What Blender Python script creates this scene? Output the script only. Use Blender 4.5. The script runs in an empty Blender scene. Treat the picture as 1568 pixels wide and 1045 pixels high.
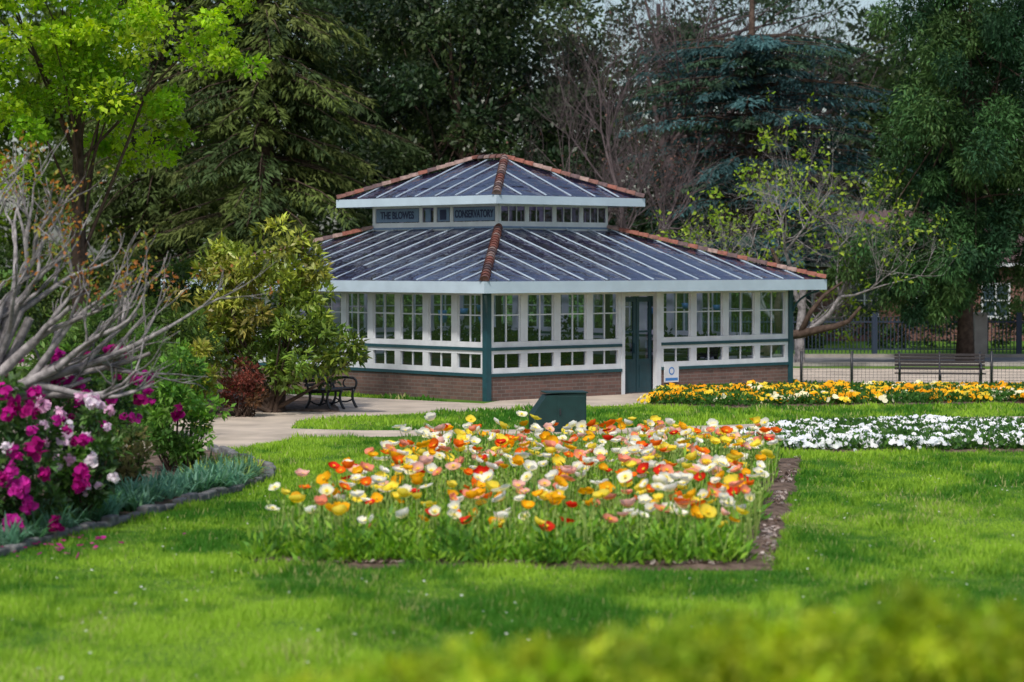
import bpy, math, random
import numpy as np
from mathutils import Vector, Matrix
random.seed(7); rng=np.random.default_rng(11)
S=bpy.context.scene
F=3702.0; CH=3.2; HY=404.0
def gD(py): return CH*F/(py-HY)
def G(px,py):
    D=gD(py); return ((px-784)/F*D, D)
def PX(px,py,D): return ((px-784)/F*D, D, CH-(py-HY)/F*D)

# ---------------------------------------------------------------- materials
def newmat(name):
    m=bpy.data.materials.new(name); m.use_nodes=True
    nt=m.node_tree; nt.nodes.clear()
    out=nt.nodes.new('ShaderNodeOutputMaterial'); return m,nt,out
def N(nt,t,**k):
    n=nt.nodes.new(t)
    for a,b in k.items(): setattr(n,a,b)
    return n
def simple(name,col,rough=.6,spec=.4,noise=0.0,nscale=8.0,bump=0.0,metal=0,col2=None,bscale=None):
    m,nt,out=newmat(name)
    b=N(nt,'ShaderNodeBsdfPrincipled'); b.inputs['Roughness'].default_value=rough
    b.inputs['Specular IOR Level'].default_value=spec; b.inputs['Metallic'].default_value=metal
    tc=N(nt,'ShaderNodeTexCoord')
    nz=N(nt,'ShaderNodeTexNoise'); nz.inputs['Scale'].default_value=nscale; nz.inputs['Detail'].default_value=6
    nt.links.new(tc.outputs['Object'],nz.inputs['Vector'])
    c2=col2 if col2 else tuple(c*(1-noise) for c in col)
    mx=N(nt,'ShaderNodeMix',data_type='RGBA')
    mr=N(nt,'ShaderNodeMapRange'); mr.inputs['From Min'].default_value=.35; mr.inputs['From Max'].default_value=.65
    nt.links.new(nz.outputs['Fac'],mr.inputs['Value']); nt.links.new(mr.outputs['Result'],mx.inputs['Factor'])
    mx.inputs['A'].default_value=(*col,1); mx.inputs['B'].default_value=(*c2,1)
    nt.links.new(mx.outputs['Result'],b.inputs['Base Color'])
    if bump>0:
        bp=N(nt,'ShaderNodeBump'); bp.inputs['Strength'].default_value=bump; bp.inputs['Distance'].default_value=.03
        if bscale:
            n2=N(nt,'ShaderNodeTexNoise'); n2.inputs['Scale'].default_value=bscale; n2.inputs['Detail'].default_value=4
            nt.links.new(tc.outputs['Object'],n2.inputs['Vector']); nt.links.new(n2.outputs['Fac'],bp.inputs['Height'])
        else: nt.links.new(nz.outputs['Fac'],bp.inputs['Height'])
        nt.links.new(bp.outputs['Normal'],b.inputs['Normal'])
    nt.links.new(b.outputs[0],out.inputs[0]); return m
def leafmat(name,trans=.4,rough=.55,spec=.25):
    m,nt,out=newmat(name)
    at=N(nt,'ShaderNodeAttribute',attribute_name='Col')
    b=N(nt,'ShaderNodeBsdfPrincipled'); b.inputs['Roughness'].default_value=rough
    b.inputs['Specular IOR Level'].default_value=spec
    t=N(nt,'ShaderNodeBsdfTranslucent'); mx=N(nt,'ShaderNodeMixShader'); mx.inputs[0].default_value=trans
    hs=N(nt,'ShaderNodeHueSaturation'); hs.inputs['Saturation'].default_value=1.1; hs.inputs['Value'].default_value=1.5
    nt.links.new(at.outputs['Color'],b.inputs['Base Color']); nt.links.new(at.outputs['Color'],hs.inputs['Color'])
    nt.links.new(hs.outputs[0],t.inputs['Color'])
    nt.links.new(b.outputs[0],mx.inputs[1]); nt.links.new(t.outputs[0],mx.inputs[2]); nt.links.new(mx.outputs[0],out.inputs[0])
    return m
def brickmat(name,c1,c2,mortar,scale=1.0):
    m,nt,out=newmat(name)
    b=N(nt,'ShaderNodeBsdfPrincipled'); b.inputs['Roughness'].default_value=.85
    tc=N(nt,'ShaderNodeTexCoord'); sp=N(nt,'ShaderNodeSeparateXYZ'); cb=N(nt,'ShaderNodeCombineXYZ')
    ad=N(nt,'ShaderNodeMath',operation='ADD')
    nt.links.new(tc.outputs['Object'],sp.inputs[0]); nt.links.new(sp.outputs[0],ad.inputs[0]); nt.links.new(sp.outputs[1],ad.inputs[1])
    nt.links.new(ad.outputs[0],cb.inputs[0]); nt.links.new(sp.outputs[2],cb.inputs[1])
    br=N(nt,'ShaderNodeTexBrick'); br.inputs['Scale'].default_value=scale
    br.inputs['Brick Width'].default_value=.24; br.inputs['Row Height'].default_value=.085; br.inputs['Mortar Size'].default_value=.008
    br.inputs['Color1'].default_value=(*c1,1); br.inputs['Color2'].default_value=(*c2,1); br.inputs['Mortar'].default_value=(*mortar,1)
    nt.links.new(cb.outputs[0],br.inputs['Vector'])
    nz=N(nt,'ShaderNodeTexNoise'); nz.inputs['Scale'].default_value=3; nz.inputs['Detail'].default_value=5
    nt.links.new(tc.outputs['Object'],nz.inputs['Vector'])
    mx=N(nt,'ShaderNodeMix',data_type='RGBA',blend_type='MULTIPLY'); mx.inputs['Factor'].default_value=.5
    nt.links.new(br.outputs['Color'],mx.inputs['A']); nt.links.new(nz.outputs['Fac'],mx.inputs['B'])
    nt.links.new(mx.outputs['Result'],b.inputs['Base Color'])
    bp=N(nt,'ShaderNodeBump'); bp.inputs['Strength'].default_value=.4; bp.inputs['Distance'].default_value=.01; bp.invert=True
    nt.links.new(br.outputs['Fac'],bp.inputs['Height']); nt.links.new(bp.outputs['Normal'],b.inputs['Normal'])
    nt.links.new(b.outputs[0],out.inputs[0]); return m
def glassmat(name,tint,f0=.05,rough=.02,bump=.0,bscale=2.0,dirt=.0,dirtcol=(.10,.10,.14),power=4):
    m,nt,out=newmat(name)
    tr=N(nt,'ShaderNodeBsdfTransparent'); tr.inputs[0].default_value=(*tint,1)
    gl=N(nt,'ShaderNodeBsdfGlossy'); gl.inputs['Roughness'].default_value=rough; gl.inputs['Color'].default_value=(1,1,1,1)
    ge=N(nt,'ShaderNodeNewGeometry'); dt=N(nt,'ShaderNodeVectorMath',operation='DOT_PRODUCT')
    nt.links.new(ge.outputs['Normal'],dt.inputs[0]); nt.links.new(ge.outputs['Incoming'],dt.inputs[1])
    ab=N(nt,'ShaderNodeMath',operation='ABSOLUTE'); nt.links.new(dt.outputs['Value'],ab.inputs[0])
    su=N(nt,'ShaderNodeMath',operation='SUBTRACT'); su.inputs[0].default_value=1; nt.links.new(ab.outputs[0],su.inputs[1])
    pw=N(nt,'ShaderNodeMath',operation='POWER'); pw.inputs[1].default_value=power; nt.links.new(su.outputs[0],pw.inputs[0])
    ma=N(nt,'ShaderNodeMath',operation='MULTIPLY_ADD'); ma.inputs[1].default_value=1-f0; ma.inputs[2].default_value=f0; nt.links.new(pw.outputs[0],ma.inputs[0])
    mx=N(nt,'ShaderNodeMixShader')
    nt.links.new(ma.outputs[0],mx.inputs[0]); nt.links.new(tr.outputs[0],mx.inputs[1]); nt.links.new(gl.outputs[0],mx.inputs[2])
    tc=N(nt,'ShaderNodeTexCoord')
    if bump>0:
        nz=N(nt,'ShaderNodeTexNoise'); nz.inputs['Scale'].default_value=bscale; nz.inputs['Detail'].default_value=2
        nt.links.new(tc.outputs['Object'],nz.inputs['Vector'])
        bp=N(nt,'ShaderNodeBump'); bp.inputs['Strength'].default_value=bump; bp.inputs['Distance'].default_value=.05
        nt.links.new(nz.outputs['Fac'],bp.inputs['Height']); nt.links.new(bp.outputs['Normal'],gl.inputs['Normal'])
    last=mx
    if dirt>0:
        df=N(nt,'ShaderNodeBsdfDiffuse'); df.inputs[0].default_value=(*dirtcol,1)
        m2=N(nt,'ShaderNodeMixShader')
        n3=N(nt,'ShaderNodeTexNoise'); n3.inputs['Scale'].default_value=1.7; n3.inputs['Detail'].default_value=6
        nt.links.new(tc.outputs['Object'],n3.inputs['Vector'])
        mu=N(nt,'ShaderNodeMath',operation='MULTIPLY'); mu.inputs[1].default_value=dirt*2; nt.links.new(n3.outputs['Fac'],mu.inputs[0])
        nt.links.new(mu.outputs[0],m2.inputs[0])
        nt.links.new(mx.outputs[0],m2.inputs[1]); nt.links.new(df.outputs[0],m2.inputs[2]); last=m2
    nt.links.new(last.outputs[0],out.inputs[0]); return m

M_white=simple('white_paint',(.68,.70,.73),.45,.4,noise=.15,nscale=3)
M_teal=simple('teal_paint',(.014,.070,.088),.4,.5,noise=.2)
M_fascia=simple('fascia_paint',(.50,.61,.70),.4,.5,noise=.12,nscale=2)
M_raf=simple('rafter_paint',(.46,.56,.66),.5,.4,noise=.2,nscale=2)
M_brick=brickmat('brick_wall',(.22,.12,.095),(.14,.085,.07),(.21,.18,.165))
M_brick2=brickmat('brick_red',(.28,.11,.08),(.21,.09,.07),(.25,.21,.20))
M_roofglass=glassmat('roof_glass',(.30,.28,.40),f0=.05,rough=.03,bump=.9,bscale=3.2,dirt=.16,dirtcol=(.045,.035,.075),power=4.2)
M_glass=glassmat('window_glass',(.62,.70,.75),f0=.08,rough=.0,bump=.05)
M_tile=[simple('terracotta_'+str(i),c,.8,.2,noise=.4,nscale=10,bump=.2) for i,c in enumerate([(.30,.12,.09),(.24,.12,.10),(.36,.25,.22),(.15,.10,.10)])]
M_navy=simple('navy_paint',(.006,.012,.07),.5)
M_panel=simple('sign_panel_paint',(.15,.23,.36),.5,noise=.15)
M_concrete=simple('concrete',(.42,.38,.34),.9,.2,noise=.25,nscale=2.5,bump=.3,bscale=60)
M_path=simple('path_gravel',(.58,.49,.40),.95,.1,nscale=1.1,col2=(.40,.34,.28),bump=.5,bscale=90)
M_road=simple('road_surface',(.30,.29,.28),.9,.2,noise=.2,nscale=2,bump=.3,bscale=80)
M_soil=simple('soil',(.20,.145,.115),.95,.1,nscale=6,col2=(.08,.055,.042),bump=.9,bscale=30)
M_stone=simple('stone',(.20,.20,.20),.9,.2,noise=.5,nscale=7,bump=.8)
M_bark=simple('bark',(.10,.07,.055),.95,.1,noise=.5,nscale=7,bump=.9)
M_barkg=simple('bark_grey',(.38,.35,.35),.9,.1,noise=.6,nscale=9,bump=.5)
M_barkd=simple('twig_brown',(.14,.11,.115),.95,.1,noise=.35,nscale=6)
M_dark=simple('dark_iron',(.018,.02,.026),.45,.5,noise=.2)
M_slat=simple('dark_timber',(.035,.028,.030),.55,.4,noise=.3,nscale=12)
M_leaf=leafmat('leaf'); M_leafg=leafmat('leaf_glossy',.18,.4,.4); M_petal=leafmat('petal',.35,.6,.15)
M_conif=leafmat('needle',.2,.7,.15)
M_grass=leafmat('grass_blade',.35,.6,.15)
M_door=simple('door_paint',(.012,.05,.065),.4,.5,noise=.2)
M_box=simple('green_box_paint',(.006,.035,.034),.5,.4,noise=.25,nscale=5)

# ---------------------------------------------------------------- mesh helpers
class MB:
    def __init__(s): s.v=[]; s.f=[]
    def box(s,x0,x1,y0,y1,z0,z1,T=None):
        b=len(s.v); P=[(x0,y0,z0),(x1,y0,z0),(x1,y1,z0),(x0,y1,z0),(x0,y0,z1),(x1,y0,z1),(x1,y1,z1),(x0,y1,z1)]
        if T: P=[T(*p) for p in P]
        s.v+=P; s.f+=[tuple(b+i for i in q) for q in [(0,3,2,1),(4,5,6,7),(0,1,5,4),(1,2,6,5),(2,3,7,6),(3,0,4,7)]]
    def poly(s,pts):
        b=len(s.v); s.v+=[tuple(p) for p in pts]; s.f.append(tuple(range(b,b+len(pts))))
    def tube(s,pts,rad,n=6,cap=True):
        pts=[Vector(p) for p in pts]; b=len(s.v); prev=None
        for i,p in enumerate(pts):
            d=(pts[min(i+1,len(pts)-1)]-pts[max(i-1,0)])
            if d.length<1e-6: d=Vector((0,0,1))
            d.normalize()
            if prev is None: a=d.orthogonal().normalized()
            else:
                a=prev-d*prev.dot(d)
                a=a.normalized() if a.length>1e-6 else d.orthogonal().normalized()
            prev=a; c=d.cross(a); r=rad[i] if hasattr(rad,'__len__') else rad
            for k in range(n):
                t=2*math.pi*k/n; q=p+(a*math.cos(t)+c*math.sin(t))*r; s.v.append((q.x,q.y,q.z))
        for i in range(len(pts)-1):
            for k in range(n):
                k2=(k+1)%n; s.f.append((b+i*n+k,b+i*n+k2,b+(i+1)*n+k2,b+(i+1)*n+k))
        if cap:
            s.f.append(tuple(b+k for k in range(n))[::-1]); e=b+(len(pts)-1)*n; s.f.append(tuple(e+k for k in range(n)))
    def beam(s,p,q,w,h):
        p=Vector(p);q=Vector(q); d=(q-p).normalized(); side=d.cross(Vector((0,0,1)))
        side=side.normalized() if side.length>1e-5 else Vector((1,0,0)); up=side.cross(d)
        b=len(s.v)
        for P in (p,q):
            for a,c in ((-1,-1),(1,-1),(1,1),(-1,1)):
                x=P+side*(a*w/2)+up*(c*h/2); s.v.append(tuple(x))
        s.f+=[(b,b+1,b+2,b+3)[::-1],(b+4,b+5,b+6,b+7)]+[(b+i,b+(i+1)%4,b+4+(i+1)%4,b+4+i) for i in range(4)]
    def obj(s,name,mat,parent=None,smooth=False,bevel=0):
        me=bpy.data.meshes.new(name); me.from_pydata(s.v,[],s.f); me.update()
        if mat: me.materials.append(mat)
        if smooth: me.polygons.foreach_set('use_smooth',[True]*len(me.polygons))
        o=bpy.data.objects.new(name,me); S.collection.objects.link(o)
        if parent: o.parent=parent
        if bevel:
            m=o.modifiers.new('b','BEVEL'); m.width=bevel; m.segments=2
        return o
def empty(name,loc=(0,0,0),rz=0):
    o=bpy.data.objects.new(name,None); S.collection.objects.link(o); o.location=loc; o.rotation_euler=(0,0,rz); return o
def npmesh(name,V,Fc,C,mat,parent=None,smooth=False):
    V=np.ascontiguousarray(V,dtype=np.float32); Fc=np.ascontiguousarray(Fc,dtype=np.int32)
    me=bpy.data.meshes.new(name); k=Fc.shape[1]
    me.vertices.add(len(V)); me.vertices.foreach_set('co',V.ravel())
    me.loops.add(Fc.size); me.loops.foreach_set('vertex_index',Fc.ravel())
    me.polygons.add(len(Fc)); me.polygons.foreach_set('loop_start',np.arange(0,Fc.size,k,dtype=np.int32))
    try: me.polygons.foreach_set('loop_total',np.full(len(Fc),k,dtype=np.int32))
    except Exception: pass
    if C is not None:
        a=me.attributes.new('Col','FLOAT_COLOR','POINT')
        c4=np.ones((len(V),4),dtype=np.float32); c4[:,:3]=C; a.data.foreach_set('color',c4.ravel())
    if smooth: me.polygons.foreach_set('use_smooth',np.ones(len(Fc),dtype=bool))
    me.update(calc_edges=True); me.validate()
    me.materials.append(mat)
    o=bpy.data.objects.new(name,me); S.collection.objects.link(o)
    if parent: o.parent=parent
    return o
def frames(d,n=None,roll=None):
    d=d/np.linalg.norm(d,axis=1,keepdims=True)
    r=rng.normal(size=d.shape) if n is None else n
    x=np.cross(d,r); x/= (np.linalg.norm(x,axis=1,keepdims=True)+1e-9)
    z=np.cross(x,d)
    return np.stack([x,d,z],axis=2)
LEAF=(np.array([(0,0,0),(.5,.45,.10),(0,1,0),(-.5,.45,.10)],float),np.array([(0,1,2,3)]))
BLADE=(np.array([(-.5,0,0),(.5,0,0),(0,1,0.0)],float),np.array([(0,1,2)]))
hexp=[(math.cos(i*math.pi/3),math.sin(i*math.pi/3),.25 if i%2 else .1) for i in range(6)]
DISC=(np.array([(0,0,-.1)]+hexp),np.array([(0,1+i,1+(i+1)%6) for i in range(6)]))
def scatter(T,pos,R,sc,col,width=None):
    tv,tf=T; n=len(pos)
    v=np.broadcast_to(tv,(n,)+tv.shape).copy()
    if width is not None: v[:,:,0]*=np.asarray(width).reshape(-1,1)
    v*=np.asarray(sc).reshape(-1,1,1)
    v=np.einsum('nij,nkj->nki',R,v)+pos[:,None,:]
    f=(tf[None]+ (np.arange(n)*len(tv))[:,None,None]).reshape(-1,tf.shape[1])
    c=np.repeat(col,len(tv),axis=0)
    return v.reshape(-1,3),f,c
def join(parts):
    V=[];Fs=[];C=[];o=0
    for v,f,c in parts:
        V.append(v);Fs.append(f+o);C.append(c);o+=len(v)
    return np.concatenate(V),np.concatenate(Fs),np.concatenate(C)
def cvar(base,n,v=.2,hue=.1):
    base=np.array(base)
    c=np.repeat(base[None],n,axis=0)*(1+rng.uniform(-v,v,(n,1)))
    c*=1+rng.uniform(-hue,hue,(n,3)); return np.clip(c,0,1)
def inpoly(x,y,poly):
    r=np.zeros(len(x),bool); n=len(poly); j=n-1
    for i in range(n):
        xi,yi=poly[i];xj,yj=poly[j]
        with np.errstate(divide='ignore',invalid='ignore'):
            c=((yi>y)!=(yj>y))&(x<(xj-xi)*(y-yi)/(yj-yi+1e-12)+xi)
        r^=c; j=i
    return r
def bez(p0,p1,p2,n=6):
    p0,p1,p2=map(Vector,(p0,p1,p2)); return [p0*(1-t)**2+p1*2*t*(1-t)+p2*t*t for t in [i/n for i in range(n+1)]]
def vnoise(x,y,sc,seed):
    g=np.random.default_rng(seed).random((256,256)); x=x/sc+100; y=y/sc+7
    xi=np.floor(x).astype(int);yi=np.floor(y).astype(int); fx=x-xi;fy=y-yi; fx=fx*fx*(3-2*fx);fy=fy*fy*(3-2*fy)
    a=g[xi%256,yi%256];b_=g[(xi+1)%256,yi%256];c=g[xi%256,(yi+1)%256];d=g[(xi+1)%256,(yi+1)%256]
    return (a*(1-fx)+b_*fx)*(1-fy)+(c*(1-fx)+d*fx)*fy

# ---------------------------------------------------------------- trees
def crown(center,rad,nclump,cr,nleaf,size,cols,asp=.5,droop=0.0,shell=.55,flat=1.0,cvariance=.38):
    center=np.array(center,float);rad=np.array(rad,float)
    d=rng.normal(size=(nclump,3)); d/=np.linalg.norm(d,axis=1,keepdims=True)
    r=rng.uniform(shell**3,1,(nclump,1))**(1/3.)
    lob=1+.16*np.sin(d[:,:1]*5+center[0])+.14*np.cos(d[:,2:3]*6+d[:,1:2]*4+center[1])
    cc=center+d*r*rad*lob
    cidx=rng.integers(0,len(cols),nclump)
    cols=np.array(cols)
    rr=cr*rng.uniform(.55,1.35,nclump)
    idx=np.repeat(np.arange(nclump),nleaf); n=len(idx)
    dd=rng.normal(size=(n,3)); dd/=np.linalg.norm(dd,axis=1,keepdims=True)
    rad2=rng.uniform(.15,1,(n,1))**.5
    off=dd*rad2*rr[idx][:,None]; off[:,2]*=.65*flat
    pos=cc[idx]+off
    ld=dd*.8+rng.normal(size=(n,3))*.6+np.array([0,0,-droop])
    nn=rng.normal(size=(n,3))*.7+np.array([0,0,1.0])
    base=cols[cidx][idx]*(1+rng.uniform(-cvariance,cvariance,nclump))[idx][:,None]
    base=base*(1+rng.uniform(-.25,.25,(n,1)))*(1+rng.uniform(-.08,.08,(n,3)))
    s=size*rng.uniform(.6,1.3,n)
    return scatter(LEAF,pos,frames(ld,nn),s,np.clip(base,0,1),width=np.full(n,asp)),cc
def limbs(mb,base,top,r0,ccs,k,rfac=.22):
    tr=[]; base=Vector(base);top=Vector(top); n=7
    for i in range(n+1):
        t=i/n; p=base.lerp(top,t); p.x+=math.sin(t*5+base.x)*.12*(t); p.y+=math.cos(t*4+base.y)*.12*t; tr.append(p)
    mb.tube(tr,[r0*(1.25 if i==0 else 1-.75*i/n) for i in range(n+1)],8)
    if len(ccs)==0: return
    sel=rng.choice(len(ccs),min(k,len(ccs)),replace=False)
    for j in sel:
        c=Vector(ccs[j]); t=random.uniform(.45,.98); i=int(t*n); p=tr[i]
        mid=p.lerp(c,.5)+Vector((random.uniform(-.4,.4),random.uniform(-.4,.4),random.uniform(-.1,.6)))
        r=r0*rfac*(1-.5*t); pts=bez(p,mid,c,5)
        mb.tube(pts,[r*(1-.85*q/5) for q in range(6)],5,False)
def broadleaf(name,base,top,r0,specs,bark,leafm=None,k=30,rfac=.22):
    e=empty(name); mb=MB(); parts=[];cs=[]
    for sp in specs:
        p,c=crown(**sp); parts.append(p); cs.append(c)
    cs=np.concatenate(cs); limbs(mb,base,top,r0,cs,k,rfac)
    mb.obj('trunk_and_limbs',bark,e,True)
    npmesh('leaves',*join(parts),leafm or M_leaf,e); return e
def conifer(name,x,y,H,z0,R,cols,nb=420,per=130,size=.30,droop=.5,asp=.28,r0=.45,pw=.8,rise=.1,layered=False,cut=99,cv=.4):
    e=empty(name); mb=MB()
    mb.tube([(x,y,H*t) for t in (0,.15,.4,.7,1)],[r0*1.2,r0,r0*.75,r0*.4,.03],8)
    P=[];Dd=[];C=[];Nn=[]
    cols=np.array(cols)
    for i in range(nb):
        f=random.random()**1.15; z=z0+(H-z0)*f
        if layered: z=z0+(H-z0)*(round(f*14)/14.)+random.uniform(-.45,.45)
        if z>cut: continue
        a=random.uniform(0,2*math.pi)
        L=R*(1-f)**pw*random.uniform(.45,1.2)*(1+.22*math.sin(a*3+z))+.25
        h=np.array([math.cos(a),math.sin(a),0]); side=np.array([-h[1],h[0],0])
        def bp(t): return np.array([x,y,z])+h*L*t+np.array([0,0,rise*L*t-droop*L*.45*t*t])
        mb.tube([tuple(bp(t)) for t in (0,.35,.7,1)],[.05,.035,.02,.008],4,False)
        m=int(per*(.35+.65*L/R)); t=rng.uniform(.18,1.03,m)
        w=(.42*L*(1.05-t)+.12)*rng.uniform(-1,1,m)*.6
        pos=np.array([x,y,z])+h*L*t[:,None]+side*w[:,None]
        pos[:,2]+=rise*L*t-droop*L*.45*t*t-np.abs(w)*droop*.6-rng.uniform(0,.22,m)*(droop+.1)
        d=h*(.7)+side*np.sign(w)[:,None]*.7+rng.normal(size=(m,3))*.35; d[:,2]-=droop*.9
        P.append(pos);Dd.append(d)
        c=cols[random.randrange(len(cols))]*random.uniform(1-cv,1+cv)
        C.append(np.clip(c*(1+rng.uniform(-.25,.25,(m,1))),0,1)*np.ones((m,3)))
        Nn.append(rng.normal(size=(m,3))*.5+np.array([0,-.3,1]))
    P=np.concatenate(P);Dd=np.concatenate(Dd);C=np.concatenate(C);Nn=np.concatenate(Nn);n=len(P)
    mb.obj('trunk_and_branches',M_bark,e,True)
    npmesh('needles',*scatter(LEAF,P,frames(Dd,Nn),size*rng.uniform(.6,1.3,n),C,width=np.full(n,asp)),M_conif,e)
    return e
def bare(mb,p,d,L,r,depth,tips,spread=.55,nch=(2,4),up=.15,ratio=.72,sides=5,rr=.66,wob=.13):
    p=Vector(p);d=Vector(d).normalized(); pts=[p.copy()]; rad=[r]; q=p.copy()
    for i in range(3):
        d=(d+Vector((random.gauss(0,wob),random.gauss(0,wob),random.gauss(up*.4,.1)))).normalized()
        q=q+d*L/3; pts.append(q.copy()); rad.append(r*(1-.38*(i+1)/3))
    mb.tube(pts,rad,sides if depth>1 else 3,False)
    if depth==0: tips.append((pts[-1],d.copy())); return
    for k in range(random.randint(*nch)):
        t=random.choice([1,2,3,3]); nd=(d+Vector((random.gauss(0,spread),random.gauss(0,spread),random.gauss(up,spread*.8)))).normalized()
        bare(mb,pts[t],nd,L*ratio*random.uniform(.75,1.2),rad[t]*rr,depth-1,tips,spread,nch,up,ratio,sides,rr,wob)

# ================================================================ GROUND
def flat(name,poly,z,mat):
    mb=MB(); mb.poly([(x,y,z) for x,y in poly]); return mb.obj(name,mat)
m,nt,out=newmat('grass_ground')
b=N(nt,'ShaderNodeBsdfPrincipled'); b.inputs['Roughness'].default_value=.9; b.inputs['Specular IOR Level'].default_value=.1
tc=N(nt,'ShaderNodeTexCoord'); n1=N(nt,'ShaderNodeTexNoise'); n1.inputs['Scale'].default_value=.6; n1.inputs['Detail'].default_value=8
n2=N(nt,'ShaderNodeTexNoise'); n2.inputs['Scale'].default_value=25; n2.inputs['Detail'].default_value=4
for q in (n1,n2): nt.links.new(tc.outputs['Object'],q.inputs['Vector'])
cr_=N(nt,'ShaderNodeValToRGB'); cr_.color_ramp.elements[0].position=.35; cr_.color_ramp.elements[0].color=(.06,.17,.02,1)
cr_.color_ramp.elements[1].position=.7; cr_.color_ramp.elements[1].color=(.16,.27,.035,1)
mx=N(nt,'ShaderNodeMix',data_type='RGBA',blend_type='MULTIPLY'); mx.inputs['Factor'].default_value=.5
nt.links.new(n1.outputs['Fac'],cr_.inputs[0]); nt.links.new(cr_.outputs[0],mx.inputs['A']); nt.links.new(n2.outputs['Fac'],mx.inputs['B'])
nt.links.new(mx.outputs['Result'],b.inputs['Base Color']); nt.links.new(b.outputs[0],out.inputs[0]); M_ground=m
mb=MB(); mb.poly([(-900,-300,0),(900,-300,0),(900,1500,0),(-900,1500,0)]); mb.obj('ground',M_ground)

poppy=[(-2.85,25.3),(2.75,25.1),(4.75,39.4),(-1.45,39.4)]
white_bed=[G(1120,684),G(1180,694),G(1600,694),G(1640,660),G(1400,655),G(1200,662)]
orange_bed=[G(990,622),G(1100,626),G(1640,618),G(1640,603),G(1230,602),G(1010,607)]
border=[(-5.75,25.9),(-3.62,35.2),(-3.75,37.2),(-5.2,41.3),(-8,42),(-15,40),(-14,24)]
shrubbery=[G(345,640),G(400,630),G(520,632),(-4.2,56.5),(-9,63),(-16,60),(-14,47)]
pathA=[(-16,43.0),G(330,695),G(450,672),G(640,669),G(900,669),G(1140,664),G(1400,650),G(1650,642),G(1650,637),G(1400,641),G(1100,652),G(900,658),G(560,660),G(445,657),
       G(455,645),G(560,638),G(800,628),G(1000,620),G(1000,612),(7.3,60.5),(7.3,62.9),(0,57.2),(-.65,55.2),(-7,60.5),(-16,66)]
flat('garden_path',pathA,.004,M_path)
road=[(-120,75.5),(120,75.5),(120,82.2),(-120,82.2)]
flat('road',road,.006,M_road)
apron=[(7.6,63.5),(24,63.5),(24,72),(7.6,74)]
flat('pavement',apron,.005,M_path)
mb=MB(); mb.box(-120,120,75.3,75.5,0,.12); mb.box(-120,120,82.2,82.4,0,.12); mb.obj('kerb',M_concrete)
def mound(name,poly,h):
    xs=[p[0] for p in poly]; ys=[p[1] for p in poly]
    cx=sum(xs)/len(xs); cy=sum(ys)/len(ys)
    mb=MB(); rings=[]; dense=[]
    for i in range(len(poly)):
        a=poly[i];c=poly[(i+1)%len(poly)]; L=math.dist(a,c); n=max(1,int(L/.25))
        for k in range(n):
            t=k/n; dense.append((a[0]+(c[0]-a[0])*t+random.uniform(-.05,.05),a[1]+(c[1]-a[1])*t+random.uniform(-.05,.05)))
    for s,z in ((1,.003),(.985,h*.7),(.95,h),(.5,h),(.02,h)):
        rings.append([(cx+(x-cx)*s,cy+(y-cy)*s,z+(random.uniform(-.012,.02) if s<1 else 0)) for x,y in dense])
    for r in rings: mb.v+=r
    n=len(dense)
    for j in range(len(rings)-1):
        for k in range(n): mb.f.append((j*n+k,j*n+(k+1)%n,(j+1)*n+(k+1)%n,(j+1)*n+k))
    mb.obj(name,M_soil,smooth=True)
mound('poppy_bed_soil',poppy,.05); mound('white_flower_bed_soil',white_bed,.05); mound('orange_flower_bed_soil',orange_bed,.05)
mound('border_soil',border,.05); mound('shrubbery_soil',shrubbery,.05)

# grass blades
P=[];Sz=[];W=[]
for d0,d1,dens,h,w in ((17,24,2300,.072,.011),(24,32,1500,.072,.014),(32,45,760,.075,.020),(45,66,360,.085,.034)):
    xm=.2118*d1+2.0; n=int((d1-d0)*2*xm*dens); x=rng.uniform(-xm,xm,n); y=rng.uniform(d0,d1,n)
    P.append(np.stack([x,y],1)); Sz.append(np.full(n,h)); W.append(np.full(n,w/h))
P=np.concatenate(P);Sz=np.concatenate(Sz);W=np.concatenate(W)
bl=np.zeros(len(P),bool)
bldg=[(-.65,55.0),(8.3,63.1),(-.4,73),(-9.4,65)]
def shr(pl,s=.985):
    c=np.mean(np.array(pl),axis=0); return [tuple(c+(np.array(p)-c)*s) for p in pl]
jx=P[:,0]+(vnoise(P[:,0],P[:,1],.22,21)-.5)*.28; jy=P[:,1]+(vnoise(P[:,0],P[:,1],.22,22)-.5)*.35
for pl in (shr(poppy,.988),shr(white_bed),shr(orange_bed)): bl|=inpoly(jx,jy,pl)
for pl in (border,shrubbery,pathA,bldg,apron): bl|=inpoly(P[:,0]+(jx-P[:,0])*.4,P[:,1]+(jy-P[:,1])*.4,pl)
P=P[~bl];Sz=Sz[~bl];W=W[~bl]; n=len(P)
pos=np.zeros((n,3)); pos[:,:2]=P
nz1=.40*vnoise(P[:,0],P[:,1]*.7,1.9,1)+.35*vnoise(P[:,0],P[:,1]*.6,.7,2)+.25*vnoise(P[:,0],P[:,1],.2,3)
d=rng.normal(size=(n,3))*.42; d[:,2]=1
cA=np.array([.060,.195,.020]);cB=np.array([.32,.50,.05]);cC=np.array([.44,.44,.17])
t=np.clip((nz1-.5)*3.6+.46+rng.uniform(-.25,.25,n),0,1)[:,None]
col=cA*(1-t)+cB*t; dry=(rng.random(n)<(.03+.28*np.clip((vnoise(P[:,0],P[:,1]*.6,.9,5)-.7)*3,0,1)))[:,None]; col=np.where(dry,cC,col)
Sz=Sz*(.4+1.35*vnoise(P[:,0],P[:,1]*.7,.5,9)**1.3)*rng.uniform(.6,1.35,n)
npmesh('grass',*scatter(BLADE,pos,frames(d),Sz,col,width=W),M_grass)
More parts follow.
